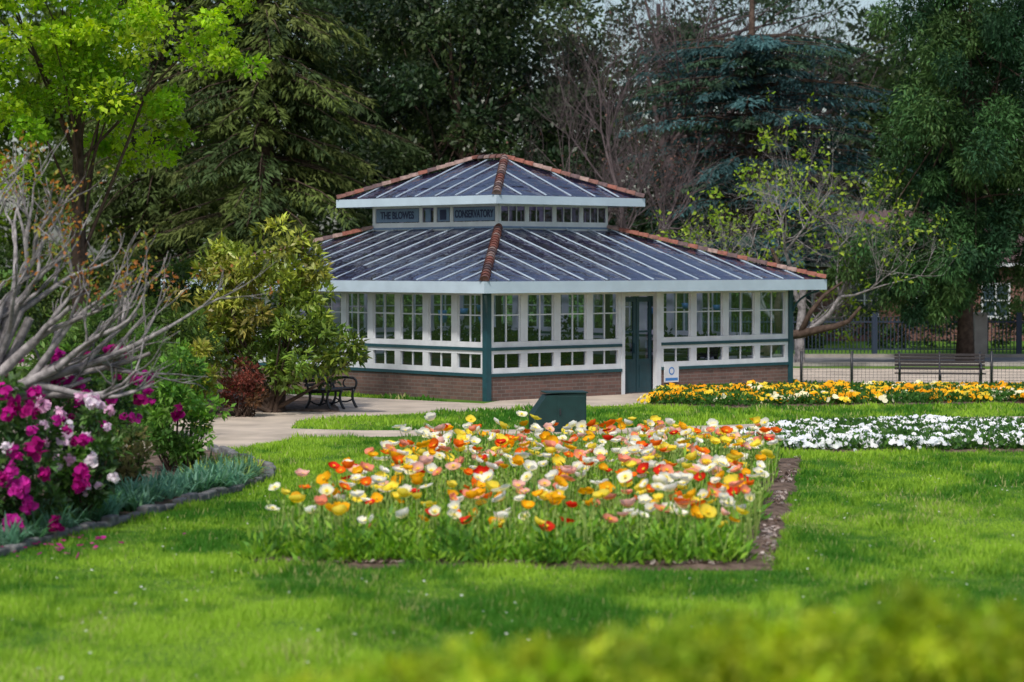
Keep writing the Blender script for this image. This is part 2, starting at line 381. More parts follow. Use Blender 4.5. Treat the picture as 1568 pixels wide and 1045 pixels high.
n=260; y=rng.uniform(18,36,n); x=rng.uniform(-1,1,n)*(.21*y); k=~(inpoly(x,y,poppy)|inpoly(x,y,border)); x=x[k];y=y[k];n=len(x)
npmesh('daisies',*scatter(DISC,np.stack([x,y,rng.uniform(.05,.08,n)],1),frames(rng.normal(size=(n,3))*[1,1,.2],np.tile([[0,-.3,1.]],(n,1))),.012*rng.uniform(.6,1.4,n),cvar((.8,.8,.75),n,.1,.02)),M_petal)

# ================================================================ CONSERVATORY
A,B,AL=11.81,13.04,math.radians(42)
con=empty('conservatory',(-.63,55.2,0),AL)
w=.64; z_b=.56
white=MB();teal=MB();brick=MB();glass=MB();door=MB();rg=MB();fas=MB();raf=MB();soff=MB()
WW,WL=A-2*w,B-2*w
walls=[((w,w),(1,0),(0,-1),WW),((w,w),(0,1),(-1,0),WL),((w,B-w),(1,0),(0,1),WW),((A-w,w),(0,1),(1,0),WL)]
def wallT(o,d,nn):
    return lambda t,n,z:(o[0]+d[0]*t+nn[0]*n,o[1]+d[1]*t+nn[1]*n,z)
def panel(T,t0,t1,nw):
    brick.box(t0,t1,-.14,.03,0,z_b,T)
    teal.box(t0,t1,-.12,.07,z_b+.002,z_b+.075,T)
    for a,b2,n1 in ((z_b+.077,.76,.035),(1.09,1.17,.035),(1.245,1.37,.035),(2.46,2.66,.035)): white.box(t0,t1,-.06,n1,a,b2,T)
    teal.box(t0,t1,-.05,.065,1.172,1.243,T)
    sp=(t1-t0)/nw; pw=.21
    for i in range(nw+1):
        c=t0+sp*i; a=max(t0,c-pw/2); b2=min(t1,c+pw/2)
        for za,zb in ((.762,1.088),(1.372,2.458)): white.box(a,b2,-.055,.03,za,zb,T)
    for i in range(nw):
        a=t0+sp*i+pw/2+.0; b2=t0+sp*(i+1)-pw/2; m=(a+b2)/2
        white.box(m-.016,m+.016,-.045,-.008,1.374,2.456,T)
        white.box(a+.002,m-.018,-.043,-.01,1.98,2.01,T); white.box(m+.018,b2-.002,-.043,-.01,1.98,2.01,T)
        for x0,x1 in ((a+.002,a+.035),(b2-.035,b2-.002)): white.box(x0,x1,-.04,-.004,1.375,2.455,T)
        white.box(m-.016,m+.016,-.045,-.008,.764,1.086,T)
        for za,zb in ((.764,1.086),(1.374,2.456)):
            g=[random.uniform(-.004,.004) for _ in range(2)]
            glass.poly([T(a,-.028+g[0],za),T(b2,-.028,za),T(b2,-.028+g[1],zb),T(a,-.028+g[0]+g[1],zb)])
for k,(o,d,nn,L) in enumerate(walls):
    T=wallT(o,d,nn)
    if k==0:
        panel(T,.08,4.35,4); panel(T,5.72,L-.08,4)
        white.box(4.352,4.46,-.08,.05,0,2.66,T); white.box(5.56,5.718,-.08,.05,0,2.66,T)
        white.box(4.462,5.558,-.10,-.02,2.40,2.66,T)
        for a,b2 in ((4.47,5.0),(5.02,5.55)):
            door.box(a,b2,-.17,-.12,0.02,.85,T)
            door.box(a,a+.09,-.17,-.12,.852,2.38,T); door.box(b2-.09,b2,-.17,-.12,.852,2.38,T)
            door.box(a+.092,b2-.092,-.17,-.12,2.26,2.38,T); door.box(a+.092,b2-.092,-.165,-.125,1.5,1.55,T)
            door.box(a+.1,b2-.1,-.118,-.11,.15,.7,T)
            glass.poly([T(a+.08,-.145,.85),T(b2-.08,-.145,.85),T(b2-.08,-.145,2.26),T(a+.08,-.145,2.26)])
        door.box(4.9,4.93,-.12,-.06,1.0,1.25,T)
    else: panel(T,.08,L-.08,11 if k in (1,3) else 9)
for x,y in ((w,w),(A-w,w),(w,B-w),(A-w,B-w)):
    teal.box(x-.075,x+.075,y-.075,y+.075,0,2.66)
for (x,y,dx,dy) in ((w,w,-1,-1),(A-w,w,1,-1),(w,B-w,-1,1)):
    teal.tube(bez((x+dx*.07,y+dy*.07,1.95),(x+dx*.12,y+dy*.12,2.35),(x+dx*.55,y+dy*.55,2.50),6),.03,6)
brick.obj('brick_plinth',M_brick,con); teal.obj('teal_trim',M_teal,con); door.obj('door',M_door,con)
glass.obj('window_glass',M_glass,con)
def hiproof(t0,z0,t1,z1,fz0,fz1,ridge=False):
    slope=(z1-z0)/(t1-t0)
    for side in range(4):
        L=(A if side%2==0 else B)-2*t0; n=int(round(L/.80))
        def pt(s_,r_,dz=0):
            z=z0+slope*r_+dz
            if side==0: return (t0+s_,t0+r_,z)
            if side==1: return (A-t0-r_,t0+s_,z)
            if side==2: return (t0+s_,B-t0-r_,z)
            return (t0+r_,t0+s_,z)
        def run(s): return min(s,L-s,t1-t0)
        for i in range(n):
            s0=L*i/n; s1=L*(i+1)/n; ra,rb=run(s0),run(s1); rows=4; RR=t1-t0
            for j in range(rows):
                q0=RR*j/rows; q1=RR*(j+1)/rows
                lo=[(s0,min(q0,ra)),(s1,min(q0,rb))]; hi=[(s1,min(q1,rb)),(s0,min(q1,ra))]
                for bp in (t1-t0,L-(t1-t0)):
                    if s0+1e-4<bp<s1-1e-4: hi.insert(1,(bp,min(q1,run(bp))))
                if (ra-q1)*(rb-q1)<0 and abs(abs(rb-ra)-(s1-s0))<1e-3: hi.insert(1,(s0+(s1-s0)*(q1-ra)/(rb-ra),q1))
                if (ra-q0)*(rb-q0)<0: lo.insert(1,(s0+(s1-s0)*(q0-ra)/(rb-ra),q0))
                poly=lo+hi; uq=[]
                for p_ in poly:
                    if not uq or math.dist(p_,uq[-1])>1e-4: uq.append(p_)
                if len(uq)>1 and math.dist(uq[0],uq[-1])<1e-4: uq.pop()
                ar=0
                for a_ in range(len(uq)): b_=(a_+1)%len(uq); ar+=uq[a_][0]*uq[b_][1]-uq[b_][0]*uq[a_][1]
                if abs(ar)<.01: continue
                g0=random.uniform(-.016,.016);g1=random.uniform(-.03,.022)
                rg.poly([pt(p_[0],p_[1],g0*(p_[0]-s0)/(s1-s0)+g1*(p_[1]-q0)/(q1-q0)+.004*(rows-j)-.012) for p_ in uq])
        for i in range(1,n):
            s=L*i/n; rn=run(s)
            if rn<.1: continue
            a=Vector(pt(s,.02)); b2=Vector(pt(s,rn-.02)); a.z+=.022;b2.z+=.022
            raf.beam(a,b2,.038,.022)
            a.z-=.085;b2.z-=.085; raf.beam(a,b2,.035,.06)
        for rr in ((t1-t0)*.33,(t1-t0)*.66):
            a=Vector(pt(rr,rr)); b2=Vector(pt(L-rr,rr)); a.z-=.15;b2.z-=.15; raf.beam(a,b2,.05,.07)
    e=.05
    oo=[(t0-e,t0-e),(A-t0+e,t0-e),(A-t0+e,B-t0+e),(t0-e,B-t0+e)]; ii=[(t0,t0),(A-t0,t0),(A-t0,B-t0),(t0,B-t0)]
    for i in range(4):
        j=(i+1)%4
        bb=len(fas.v)
        for (px_,py_) in (oo[i],oo[j],ii[j],ii[i]): fas.v.append((px_,py_,fz0))
        for (px_,py_) in (oo[i],oo[j],ii[j],ii[i]): fas.v.append((px_,py_,fz1))
        fas.f+=[tuple(bb+q for q in qq) for qq in [(3,2,1,0),(4,5,6,7),(0,1,5,4),(2,3,7,6)]]
hiproof(0,2.79,4.0,4.10,2.52,2.79)
hiproof(3.35,4.90,A/2,5.95,4.69,4.90,ridge=True)
def ring(mbb,ta,tb,z):
    o=[(ta,ta,z),(A-ta,ta,z),(A-ta,B-ta,z),(ta,B-ta,z)]; i2=[(tb,tb,z),(A-tb,tb,z),(A-tb,B-tb,z),(tb,B-tb,z)]
    for i in range(4): mbb.poly([o[i],o[(i+1)%4],i2[(i+1)%4],i2[i]])
ring(soff,0.002,.72,2.655); ring(soff,3.352,4.0,4.75)
soff.obj('soffit',M_white,con); rg.obj('glass_roof',M_roofglass,con); raf.obj('rafters',M_raf,con); fas.obj('fascia',M_fascia,con)
lant=MB();lg=MB();pan=MB()
lw=4.0; LW,LL=A-2*lw,B-2*lw
for k,(o,d,nn,L) in enumerate([((lw,lw),(1,0),(0,-1),LW),((lw,lw),(0,1),(-1,0),LL),((lw,B-lw),(1,0),(0,1),LW),((A-lw,lw),(0,1),(1,0),LL)]):
    T=wallT(o,d,nn)
    lant.box(.0,L,-.05,.02,4.02,4.27,T); lant.box(.0,L,-.05,.02,4.65,4.78,T)
    if k==1: cells=[(.12,1.75),(1.87,2.40),(2.52,2.98),(3.10,4.92)]
    else: cells=[(L*i/4+.07,L*(i+1)/4-.07) for i in range(4)]
    ed=0
    for a,b2 in cells:
        lant.box(ed,a,-.04,.015,4.272,4.648,T)
        lg.poly([T(a,-.015,4.27),T(b2,-.015,4.27),T(b2,-.015,4.65),T(a,-.015,4.65)])
        if k!=1:
            for i in (1,2):
                m=a+(b2-a)*i/3; lant.box(m-.012,m+.012,-.03,.0,4.272,4.648,T)
        ed=b2
    lant.box(ed,L,-.04,.015,4.272,4.648,T)
    if k==1:
        for a,b2 in ((.15,1.72),(1.90,2.37),(3.13,4.89)): pan.box(a,b2,-.012,.012,4.29,4.63,T)
        pan.box(2.65,2.85,-.012,.012,4.29,4.63,T)
tr2=MB()
for i,(p,q) in enumerate(zip([(lw,lw),(A-lw,lw),(A-lw,B-lw),(lw,B-lw)],[(A-lw,lw),(A-lw,B-lw),(lw,B-lw),(lw,lw)])):
    tr2.beam((p[0],p[1],4.12),(q[0],q[1],4.12),.10,.05)
tr2.obj('flashing',M_panel,con)
lant.obj('lantern_frame',M_white,con); lg.obj('lantern_glass',M_roofglass,con); pan.obj('name_boards',M_panel,con)
def text(body,size,loc,rot,mat,parent,name,ext=.004,sx=1):
    c=bpy.data.curves.new(name,'FONT'); c.body=body; c.size=size; c.extrude=ext; c.align_x='CENTER'; c.align_y='CENTER'; c.offset=.006
    o=bpy.data.objects.new(name,c); S.collection.objects.link(o); c.materials.append(mat); o.location=loc; o.rotation_euler=rot; o.parent=parent; o.scale=(sx,1,1); return o
rotL=(math.pi/2,0,-math.pi/2)
text('CONSERVATORY',.27,(lw-.018,lw+.935,4.46),rotL,M_navy,con,'name_text',sx=.71)
text('THE BLOWES',.27,(lw-.018,lw+4.01,4.46),rotL,M_navy,con,'name_text_2',sx=.86)
mb=MB(); mb.box(lw-.022,lw-.013,lw+2.02,lw+2.26,4.33,4.59); mb.obj('emblem',M_navy,con)
def tiles(p,q,r=.105,step=.27):
    p=Vector(p);q=Vector(q); d=q-p; L=d.length; d.normalize(); n=int(L/step)
    side=d.cross(Vector((0,0,1))).normalized(); up=side.cross(d)
    for i in range(n+1):
        a=p+d*(i*L/(n+1)); b2=p+d*((i+1.18)*L/(n+1)); m=tm[random.choice([0,0,1,2,2,3])]
        base=len(m.v); K=7
        for P_,rr in ((a,r*1.15),(b2,r*.88)):
            for k in range(K):
                t=math.pi*k/(K-1); m.v.append(tuple(P_+side*math.cos(t)*rr+up*(math.sin(t)*rr*.95+.02)))
        for k in range(K-1): m.f.append((base+k,base+k+1,base+K+k+1,base+K+k))
        m.f.append(tuple(base+k for k in range(K)))
tm=[MB() for _ in range(4)]
for (x,y) in ((0,0),(1,0),(1,1),(0,1)):
    f=lambda t,z:(t if x==0 else A-t, t if y==0 else B-t, z)
    tiles(f(-.02,2.79),f(3.98,4.10)); tiles(f(3.33,4.90),(A/2,A/2 if y==0 else B-A/2,5.95))
tiles((A/2,A/2,5.96),(A/2,B-A/2,5.96))
for i,m in enumerate(tm): m.obj('hip_tiles_%d'%i,M_tile[i],con,True)
white.obj('timber_frame',M_white,con)
fl=MB(); fl.box(w+.1,A-w-.1,w+.1,B-w-.1,.0,.03); fl.obj('floor',simple('floor_paving',(.10,.09,.09),.9,.2,noise=.3),con)
tb=MB()
for (x0,x1,y0,y1) in ((1.1,4.6,1.1,2.0),(6.9,A-1.1,1.1,2.0),(1.1,2.0,2.6,B-1.2),(A-2,A-1.1,2.6,B-1.2),(4.4,7.4,4.2,9)):
    tb.box(x0,x1,y0,y1,.82,.88)
    for a in (x0+.1,x1-.1):
        for c in (y0+.1,y1-.1): tb.box(a-.03,a+.03,c-.03,c+.03,.03,.818)
for x in (4.0,A-4.0):
    for y in (4.0,B-4.0): tb.box(x-.05,x+.05,y-.05,y+.05,.03,4.05)
tb.obj('staging_benches',M_slat,con)
parts=[]
for i in range(50):
    s=random.choice([(random.uniform(1.3,4.4),1.5),(random.uniform(7,A-1.4),1.5),(1.5,random.uniform(2.8,B-1.4)),(A-1.5,random.uniform(2.8,B-1.4)),(random.uniform(4.6,7.2),random.uniform(4.4,8.8)),(random.uniform(4.6,7.2),random.uniform(4.4,8.8))])
    hh=random.uniform(.15,.45)
    p,_=crown((s[0],s[1],.95+hh*.7),(.28,.28,hh),8,.15,20,.15,[(.03,.08,.02),(.05,.09,.03),(.02,.05,.03)]); parts.append(p)
npmesh('indoor_plants',*join(parts),M_leaf,con)
pots=MB()
M_pot=simple('blue_pot',(.05,.22,.42),.4)
for i in range(9):
    x=random.choice([random.uniform(1.2,4.5),random.uniform(7,10.4)]); y=random.uniform(1.2,3.4); z=random.uniform(1.75,2.05)
    pots.tube([(x,y,z),(x,y,z+.16)],[.08,.12],10); pots.tube([(x,y,z+.16),(x,y,2.7)],.006,4)
pots.obj('hanging_pots',M_pot,con,True)

sg=empty('notice_sign',(-.63,55.2,0),AL)
mb=MB(); mb.box(w+5.8,w+6.32,w-.075,w-.06,.25,.70); mb.obj('board',M_white,sg,bevel=.003)
M_blue=simple('blue_print',(.05,.2,.5),.5)
mb=MB(); mb.box(w+5.84,w+6.28,w-.078,w-.0755,.29,.36); mb.tube([(w+6.06,w-.0755,.53),(w+6.06,w-.079,.53)],.10,16); mb.obj('print',M_blue,sg)
mb=MB(); mb.tube([(w+6.06,w-.079,.53),(w+6.06,w-.081,.53)],.065,16); mb.obj('print_centre',M_white,sg)

# ================================================================ BENCHES etc
def bench(loc,rz,W=2.2):
    e=empty('park_bench',loc,rz); sl=MB(); ir=MB()
    for i in range(5): y=-.22+i*.105; sl.box(-W/2,W/2,y,y+.085,.43-.004*i,.465-.004*i)
    for i in range(5): z=.52+i*.085; y=.27+i*.028; sl.box(-W/2,W/2,y,y+.03,z,z+.062)
    for x in (-W/2+.12,0,W/2-.12):
        ir.tube(bez((x,-.30,0),(x,-.12,.25),(x,-.24,.42)),.03,6); ir.tube(bez((x,.38,0),(x,.16,.2),(x,.24,.42)),.03,6)
        ir.tube([(x,-.25,.41),(x,.26,.40)],.026,6); ir.tube(bez((x,.25,.40),(x,.30,.6),(x,.43,.97)),.026,6)
        ir.tube(bez((x,-.2,.2),(x,0,.06),(x,.2,.2)),.018,6)
        if x!=0:
            ir.tube(bez((x,-.25,.42),(x,-.36,.62),(x,-.20,.66)),.026,6); ir.tube(bez((x,-.22,.66),(x,.05,.70),(x,.30,.64)),.03,6)
            ir.tube(bez((x,-.1,.43),(x,.12,.5),(x,-.02,.64)),.018,6)
    sl.obj('slats',M_slat,e,bevel=.006); ir.obj('iron_frame',M_dark,e,True); return e
x,y=G(1440,599); bench((x,y,0),math.radians(-8),2.25)
x,y=G(508,627); bench((x,y,0),math.radians(68),1.5)
x,y=G(853,661); e=empty('utility_box',(x,y,0),math.radians(8)); mb=MB()
prof=[(-.50,0),(.52,0),(.52,.74),(-.24,.70),(-.50,.34)]
a=[(px_,-.28,pz) for px_,pz in prof]; c=[(px_,.28,pz) for px_,pz in prof]
mb.poly(a); mb.poly(c[::-1])
for i in range(5): j=(i+1)%5; mb.poly([a[j],a[i],c[i],c[j]])
mb.obj('cabinet',M_box,e,bevel=.012)
mb=MB(); mb.box(-.04,.50,-.292,-.2805,.05,.68); mb.box(-.27,.55,-.31,.31,.742,.765); mb.box(-.52,.54,-.30,.30,0,.03); mb.obj('door_panel_and_lid',M_box,e,bevel=.004)
mb=MB(); mb.box(.0,.03,-.31,-.293,.33,.45); mb.obj('handle',M_dark,e)

e=empty('wire_fence'); mb=MB(); wy=62.2
for x in (7.45,8.75,12.35,15.9,19.5): mb.tube([(x,wy,0),(x,wy,.95)],.035,8)
mb.obj('posts',M_dark,e,True); mb=MB()
for i in range(9): mb.tube([(7.45,wy-.03,.04+i*.075),(19.5,wy-.03,.04+i*.075)],.0045,3,False)
x=7.5
while x<19.5: mb.tube([(x,wy-.03,.03),(x,wy-.03,.66)],.0045,3,False); x+=.10
mb.obj('mesh_wire',simple('galvanised_wire',(.10,.10,.11),.5),e)
e=empty('steel_picket_fence'); mb=MB(); fy=84
x=6.0
while x<26: mb.box(x,x+.03,fy,fy+.03,.08,1.35); x+=.13
mb.box(6,26,fy-.035,fy-.002,.2,.25); mb.box(6,26,fy-.035,fy-.002,1.15,1.2)
for x in (6,9.4,12.6,17.6,21,24.5): mb.box(x-.09,x+.09,fy-.13,fy-.04,0,1.5)
mb.obj('pickets',simple('blue_black_steel',(.03,.045,.08),.5),e)
mb=MB(); x=(1500-784)/F*83; mb.box(x-.22,x+.22,82.7,83.2,0,1.45); mb.box(x-.27,x+.27,82.65,83.25,1.452,1.52); mb.obj('gate_pillar',M_concrete,bevel=.01)
def house(loc,W,Dp,H,RH,mat,nw):
    e=empty('brick_house',loc); mb=MB(); fr=MB(); gl=MB(); rf=MB()
    mb.box(-W/2,W/2,0,Dp,0,H); mb.obj('walls',mat,e)
    sp=W/nw
    for i in range(nw):
        c=-W/2+sp*(i+.5)
        fr.box(c-.65,c+.65,-.06,-.003,.9,.97)
        for x0,x1,z0,z1 in ((-.6,-.52,.97,2.4),(.52,.6,.97,2.4),(-.518,.518,2.32,2.4),(-.518,.518,.972,1.04),(-.03,.03,1.042,2.318),(-.518,-.032,1.66,1.70),(.032,.518,1.66,1.70)): fr.box(c+x0,c+x1,-.05,-.003,z0,z1)
        gl.box(c-.515,c+.515,-.02,-.002,1.0,2.36)
    fr.obj('window_frames',M_white,e)
    gl.obj('windows',simple('dark_window',(.03,.05,.07),.08,.8),e)
    o=.5
    b4=[(-W/2-o,-o,H),(W/2+o,-o,H),(W/2+o,Dp+o,H),(-W/2-o,Dp+o,H)]; r=[(-W/2+Dp/2,Dp/2,H+RH),(W/2-Dp/2,Dp/2,H+RH)]
    rf.poly([b4[0],b4[1],r[1],r[0]]);rf.poly([b4[1],b4[2],r[1]]);rf.poly([b4[2],b4[3],r[0],r[1]]);rf.poly([b4[3],b4[0],r[0]]);rf.poly(b4[::-1])
    rf.obj('roof',M_tile[3],e)
    g=MB(); g.box(-W/2-o-.06,W/2+o+.06,-o-.1,-o-.005,H-.02,H+.14); g.obj('gutter',M_white,e)
house((20,100,0),19,9,3.1,2.4,M_brick2,7)

# ================================================================ TREES
dk=[(.034,.064,.022),(.024,.048,.019),(.052,.082,.027)]
conifer('redwood_tree',PX(405,0,84)[0],84,21,1.0,5.6,[(.09,.125,.030),(.12,.15,.042),(.055,.088,.030)],nb=480,per=170,size=.36,droop=.75,asp=.22,cut=17)
conifer('redwood_tree',PX(245,0,90)[0],90,22,1.0,5.2,[(.07,.105,.03),(.095,.13,.04)],nb=360,per=140,size=.38,droop=.8,asp=.22,cut=17)
broadleaf('evergreen_oak_tree',(PX(720,0,94)[0],94,0),(PX(700,0,94)[0],94,10),.45,[
 dict(center=(PX(735,0,94)[0],94,9.0),rad=(5.4,4.5,6.6),nclump=180,cr=1.05,nleaf=290,size=.25,cols=dk,shell=.45)],M_bark,M_leafg,40)
broadleaf('evergreen_oak_tree',(PX(560,0,100)[0],100,0),(PX(575,0,100)[0],100,11),.5,[
 dict(center=(PX(600,0,100)[0],100,9.5),rad=(5.5,4,7.5),nclump=150,cr=1.2,nleaf=220,size=.28,cols=[(.07,.11,.025),(.035,.06,.02)],shell=.4)],M_bark,M_leafg,40)
def belt(name,spec,mat=M_leaf):
    parts=[]
    for s in spec: parts.append(crown(**s)[0])
    return npmesh(name,*join(parts),mat)
lt=[(.14,.21,.03),(.06,.10,.02)]
belt('distant_tree_belt',[
 dict(center=(x,random.uniform(112,124),h*.5),rad=(6.0,4,h*.52),nclump=int(6*h),cr=1.4,nleaf=130,size=.42,cols=c,shell=.3) for x,h,c in
 [(-32,18,dk),(-25,19,lt),(-18,19,lt),(-9,20,dk),(0,18,dk),(7,14.8,dk),(12,13.8,dk),(17.5,14.8,dk),(23,17,lt),(31,18,lt),(40,18,dk)]])
belt('background_hedge',[
 dict(center=(x,87+random.uniform(-1,1),1.6),rad=(2.6,1.5,2.0+random.uniform(-.5,.6)),nclump=36,cr=.6,nleaf=110,size=.2,cols=[(.05,.085,.02),(.08,.11,.025),(.03,.055,.02)],shell=.3) for x in (-26,-22.5,-19,-15,-11.5,-8,-4.5,-1,2.5,5.5)])
belt('street_hedge',[
 dict(center=(x,91+random.uniform(-1,1),1.0),rad=(2.0,.8,1.1),nclump=28,cr=.45,nleaf=90,size=.16,cols=[(.04,.08,.02),(.03,.055,.02)],shell=.3) for x in (8,11,14,17,20,23)])
def baretree(name,x,y,L,r,depth,mat,spread=.5,nch=(3,4),lean=(0,0,1),up=.12,ratio=.72,leaf=None,rr=.66):
    e=empty(name); mb=MB(); tips=[]
    bare(mb,(x,y,0),lean,L,r,depth,tips,spread,nch,up,ratio,5,rr)
    mb.obj('branches',mat,e,True)
    if leaf:
        col,size,per,prob,rad=leaf; tp=np.array([tuple(t[0]) for t in tips]); tp=tp[rng.random(len(tp))<prob]
        idx=np.repeat(np.arange(len(tp)),per); n=len(idx); pos=tp[idx]+rng.normal(size=(n,3))*rad
        cc=np.array(col)[rng.integers(0,len(col),n)]*(1+rng.uniform(-.3,.3,(n,1)))
        npmesh('leaves',*scatter(LEAF,pos,frames(rng.normal(size=(n,3)),rng.normal(size=(n,3))+[0,0,.6]),size*rng.uniform(.6,1.3,n),cc,width=np.full(n,.55)),M_leaf,e)
    return e
baretree('bare_tree',PX(965,0,84)[0],84,4.0,.19,6,M_barkd,spread=.55,nch=(3,4),up=.20,rr=.70,leaf=([(.16,.08,.06),(.12,.07,.06)],.13,2,.12,.25))
baretree('bare_tree',PX(905,0,87)[0],87,3.9,.16,6,M_barkd,spread=.55,nch=(3,4),up=.20,rr=.68)
broadleaf('plane_tree',(PX(1035,0,101)[0],101,0),(PX(1010,0,101)[0],101,14),.36,[
 dict(center=(PX(1100,0,101)[0],101,13.0),rad=(7.0,3,3.0),nclump=72,cr=.8,nleaf=70,size=.26,cols=[(.05,.085,.05),(.04,.07,.03)],shell=.2)],M_barkd,M_leaf,30,.55)
baretree('plane_tree',PX(1190,0,104)[0],104,6.0,.34,6,M_barkd,spread=.6,nch=(3,4),up=.15,ratio=.76)
baretree('plane_tree',PX(1090,0,99)[0],99,5.6,.30,6,M_barkd,spread=.6,nch=(3,4),up=.15,ratio=.76)
conifer('blue_cedar_tree',PX(1150,0,95)[0],95,15.5,3.4,6.2,[(.045,.105,.11),(.06,.14,.145),(.03,.07,.07),(.04,.08,.045)],nb=290,per=220,size=.27,droop=.55,asp=.3,pw=.34,rise=.16,layered=True,cut=12.2)
baretree('budding_tree',PX(1225,0,77)[0],77,2.5,.18,6,M_barkg,spread=.78,nch=(3,4),up=.15,ratio=.79,leaf=([(.24,.36,.03),(.16,.28,.025),(.32,.42,.05)],.17,7,.17,.12))
mb=MB()
lp=[PX(1195,515,75),PX(1225,512,74.8),PX(1255,505,74.6),PX(1280,500,74.4),PX(1300,492,74.2),PX(1318,470,74)]
mb.tube(lp,[.16,.14,.12,.10,.07,.04],7)
mb.tube([(lp[0][0]-.5,75.2,0),(lp[0][0]-.45,75.1,.4),lp[0]],[.26,.22,.15],8)
mb.tube([lp[1],PX(1240,480,74.7),PX(1262,452,74.7),PX(1290,432,74.7)],[.10,.08,.06,.03],6)
mb.tube([lp[0],PX(1190,470,75),PX(1200,420,75),PX(1180,380,75)],[.15,.12,.09,.05],6)
mb.obj('leaning_trunk',M_bark,None,True)
cx=PX(1478,0,78)[0]
cy=[(.045,.11,.035),(.072,.14,.042),(.028,.075,.033)]
broadleaf('cypress_tree',(cx,78,0),(cx+.1,78,12),.26,[
 dict(center=(cx+.5,78,8.2),rad=(3.7,3.4,6.2),nclump=180,cr=.68,nleaf=420,size=.20,cols=cy,droop=.6,asp=.3,shell=.35,flat=1.6),
 dict(center=(cx-1.7,76.5,3.3),rad=(2.3,2.0,1.7),nclump=54,cr=.55,nleaf=380,size=.19,cols=cy,droop=.8,asp=.3,shell=.3,flat=1.6),
 dict(center=(cx+2.8,79,4.3),rad=(2.4,2.0,2.8),nclump=50,cr=.6,nleaf=360,size=.19,cols=cy,droop=.8,asp=.3,shell=.3,flat=1.6)],M_bark,M_conif,50,.25)
lime=[(.28,.44,.02),(.38,.54,.03),(.18,.34,.018)]
broadleaf('elm_tree',(PX(135,0,52)[0],52,0),(PX(110,0,52)[0],52,7.5),.26,[
 dict(center=(PX(50,0,51)[0],51,8.0),rad=(3.2,2.6,2.6),nclump=115,cr=.58,nleaf=190,size=.14,cols=lime,shell=.35,asp=.7),
 dict(center=(PX(340,0,51)[0],51,8.9),rad=(1.6,1.5,1.8),nclump=28,cr=.42,nleaf=130,size=.14,cols=lime,shell=.2,asp=.7),
 dict(center=(PX(190,0,52)[0],53,6.2),rad=(1.3,1.0,.9),nclump=20,cr=.35,nleaf=110,size=.14,cols=lime,shell=.2,asp=.7)],M_bark,M_leaf,16,.25)

# ================================================================ SHRUBS
def shrub(name,specs,stems,mat=M_leaf,flowers=None,stemmat=M_bark,r=.03):
    e=empty(name); mb=MB(); parts=[];cs=[]
    for s in specs: p,c=crown(**s); parts.append(p); cs.append(c)
    cs=np.concatenate(cs); base=Vector(stems)
    for j in rng.choice(len(cs),min(26,len(cs)),replace=False):
        c=Vector(cs[j]); b0=base+Vector((random.uniform(-.2,.2),random.uniform(-.2,.2),0)); mid=Vector(((b0.x+c.x)/2,(b0.y+c.y)/2,b0.z+(c.z-b0.z)*.35))
        mb.tube(bez(b0,mid,c,5),[r*1.3,r,r*.8,r*.6,r*.4,r*.25],5,False)
    mb.obj('stems',stemmat,e,True); npmesh('leaves',*join(parts),mat,e)
    if flowers:
        fp=[]
        for (n,c,rad,cols,size) in flowers:
            c=np.array(c);rad=np.array(rad)
            d=rng.normal(size=(n,3)); d[:,1]-=.8; d[:,2]+=.2; d/=np.linalg.norm(d,axis=1,keepdims=True); ctr=c+d*rad*rng.uniform(.95,1.2,(n,1))
            k=20; idx=np.repeat(np.arange(n),k); dd=rng.normal(size=(n*k,3)); dd/=np.linalg.norm(dd,axis=1,keepdims=True)
            dd=dd*.8+d[idx]*.5
            sv=size*rng.uniform(.6,1.4,n)[idx]
            pos=ctr[idx]+dd*(sv*.9*rng.uniform(.4,1,n*k))[:,None]; cc=np.array(cols)[rng.integers(0,len(cols),n)][idx]*(1+rng.uniform(-.35,.2,(n*k,1)))
            fr=frames(rng.normal(size=(n*k,3)),dd)
            fp.append(scatter(DISC,pos,fr,sv*.36*rng.uniform(.6,1.2,n*k),np.clip(cc,0,1)))
        npmesh('blossoms',*join(fp),M_petal,e)
    return e
yg=[(.28,.33,.04),(.20,.26,.035),(.36,.39,.06),(.24,.22,.05)]
c0=PX(420,480,52)
shrub('loquat_bush',[
 dict(center=(c0[0]-.2,52,2.75),rad=(1.65,1.2,1.05),nclump=90,cr=.24,nleaf=60,size=.20,cols=yg,asp=.32,shell=.45),
 dict(center=(c0[0]+.6,51.6,1.35),rad=(1.1,1.0,1.1),nclump=66,cr=.24,nleaf=60,size=.20,cols=[(.15,.24,.035),(.11,.19,.03),(.22,.30,.04)],asp=.32,shell=.45),
 dict(center=(c0[0]-1.2,52.3,1.8),rad=(.8,.9,1.1),nclump=50,cr=.24,nleaf=56,size=.19,cols=yg,asp=.32,shell=.35)],(c0[0],52,0),M_leafg,r=.05)
shrub('laurel_shrub',[dict(center=(PX(262,0,55)[0],55,2.1),rad=(1.15,.9,1.35),nclump=80,cr=.28,nleaf=75,size=.16,cols=[(.07,.13,.03),(.11,.18,.035),(.05,.09,.025)],asp=.4,shell=.35)],(PX(262,0,55)[0],55,0),r=.03)
shrub('red_shrub',[dict(center=(PX(375,600,50.5)[0],50.5,.55),rad=(.48,.45,.5),nclump=40,cr=.15,nleaf=70,size=.08,cols=[(.20,.06,.045),(.15,.08,.04)],shell=.3)],(PX(375,600,50.5)[0],50.5,0),r=.015)
gr=[(.11,.24,.04),(.16,.32,.05),(.08,.18,.035)]
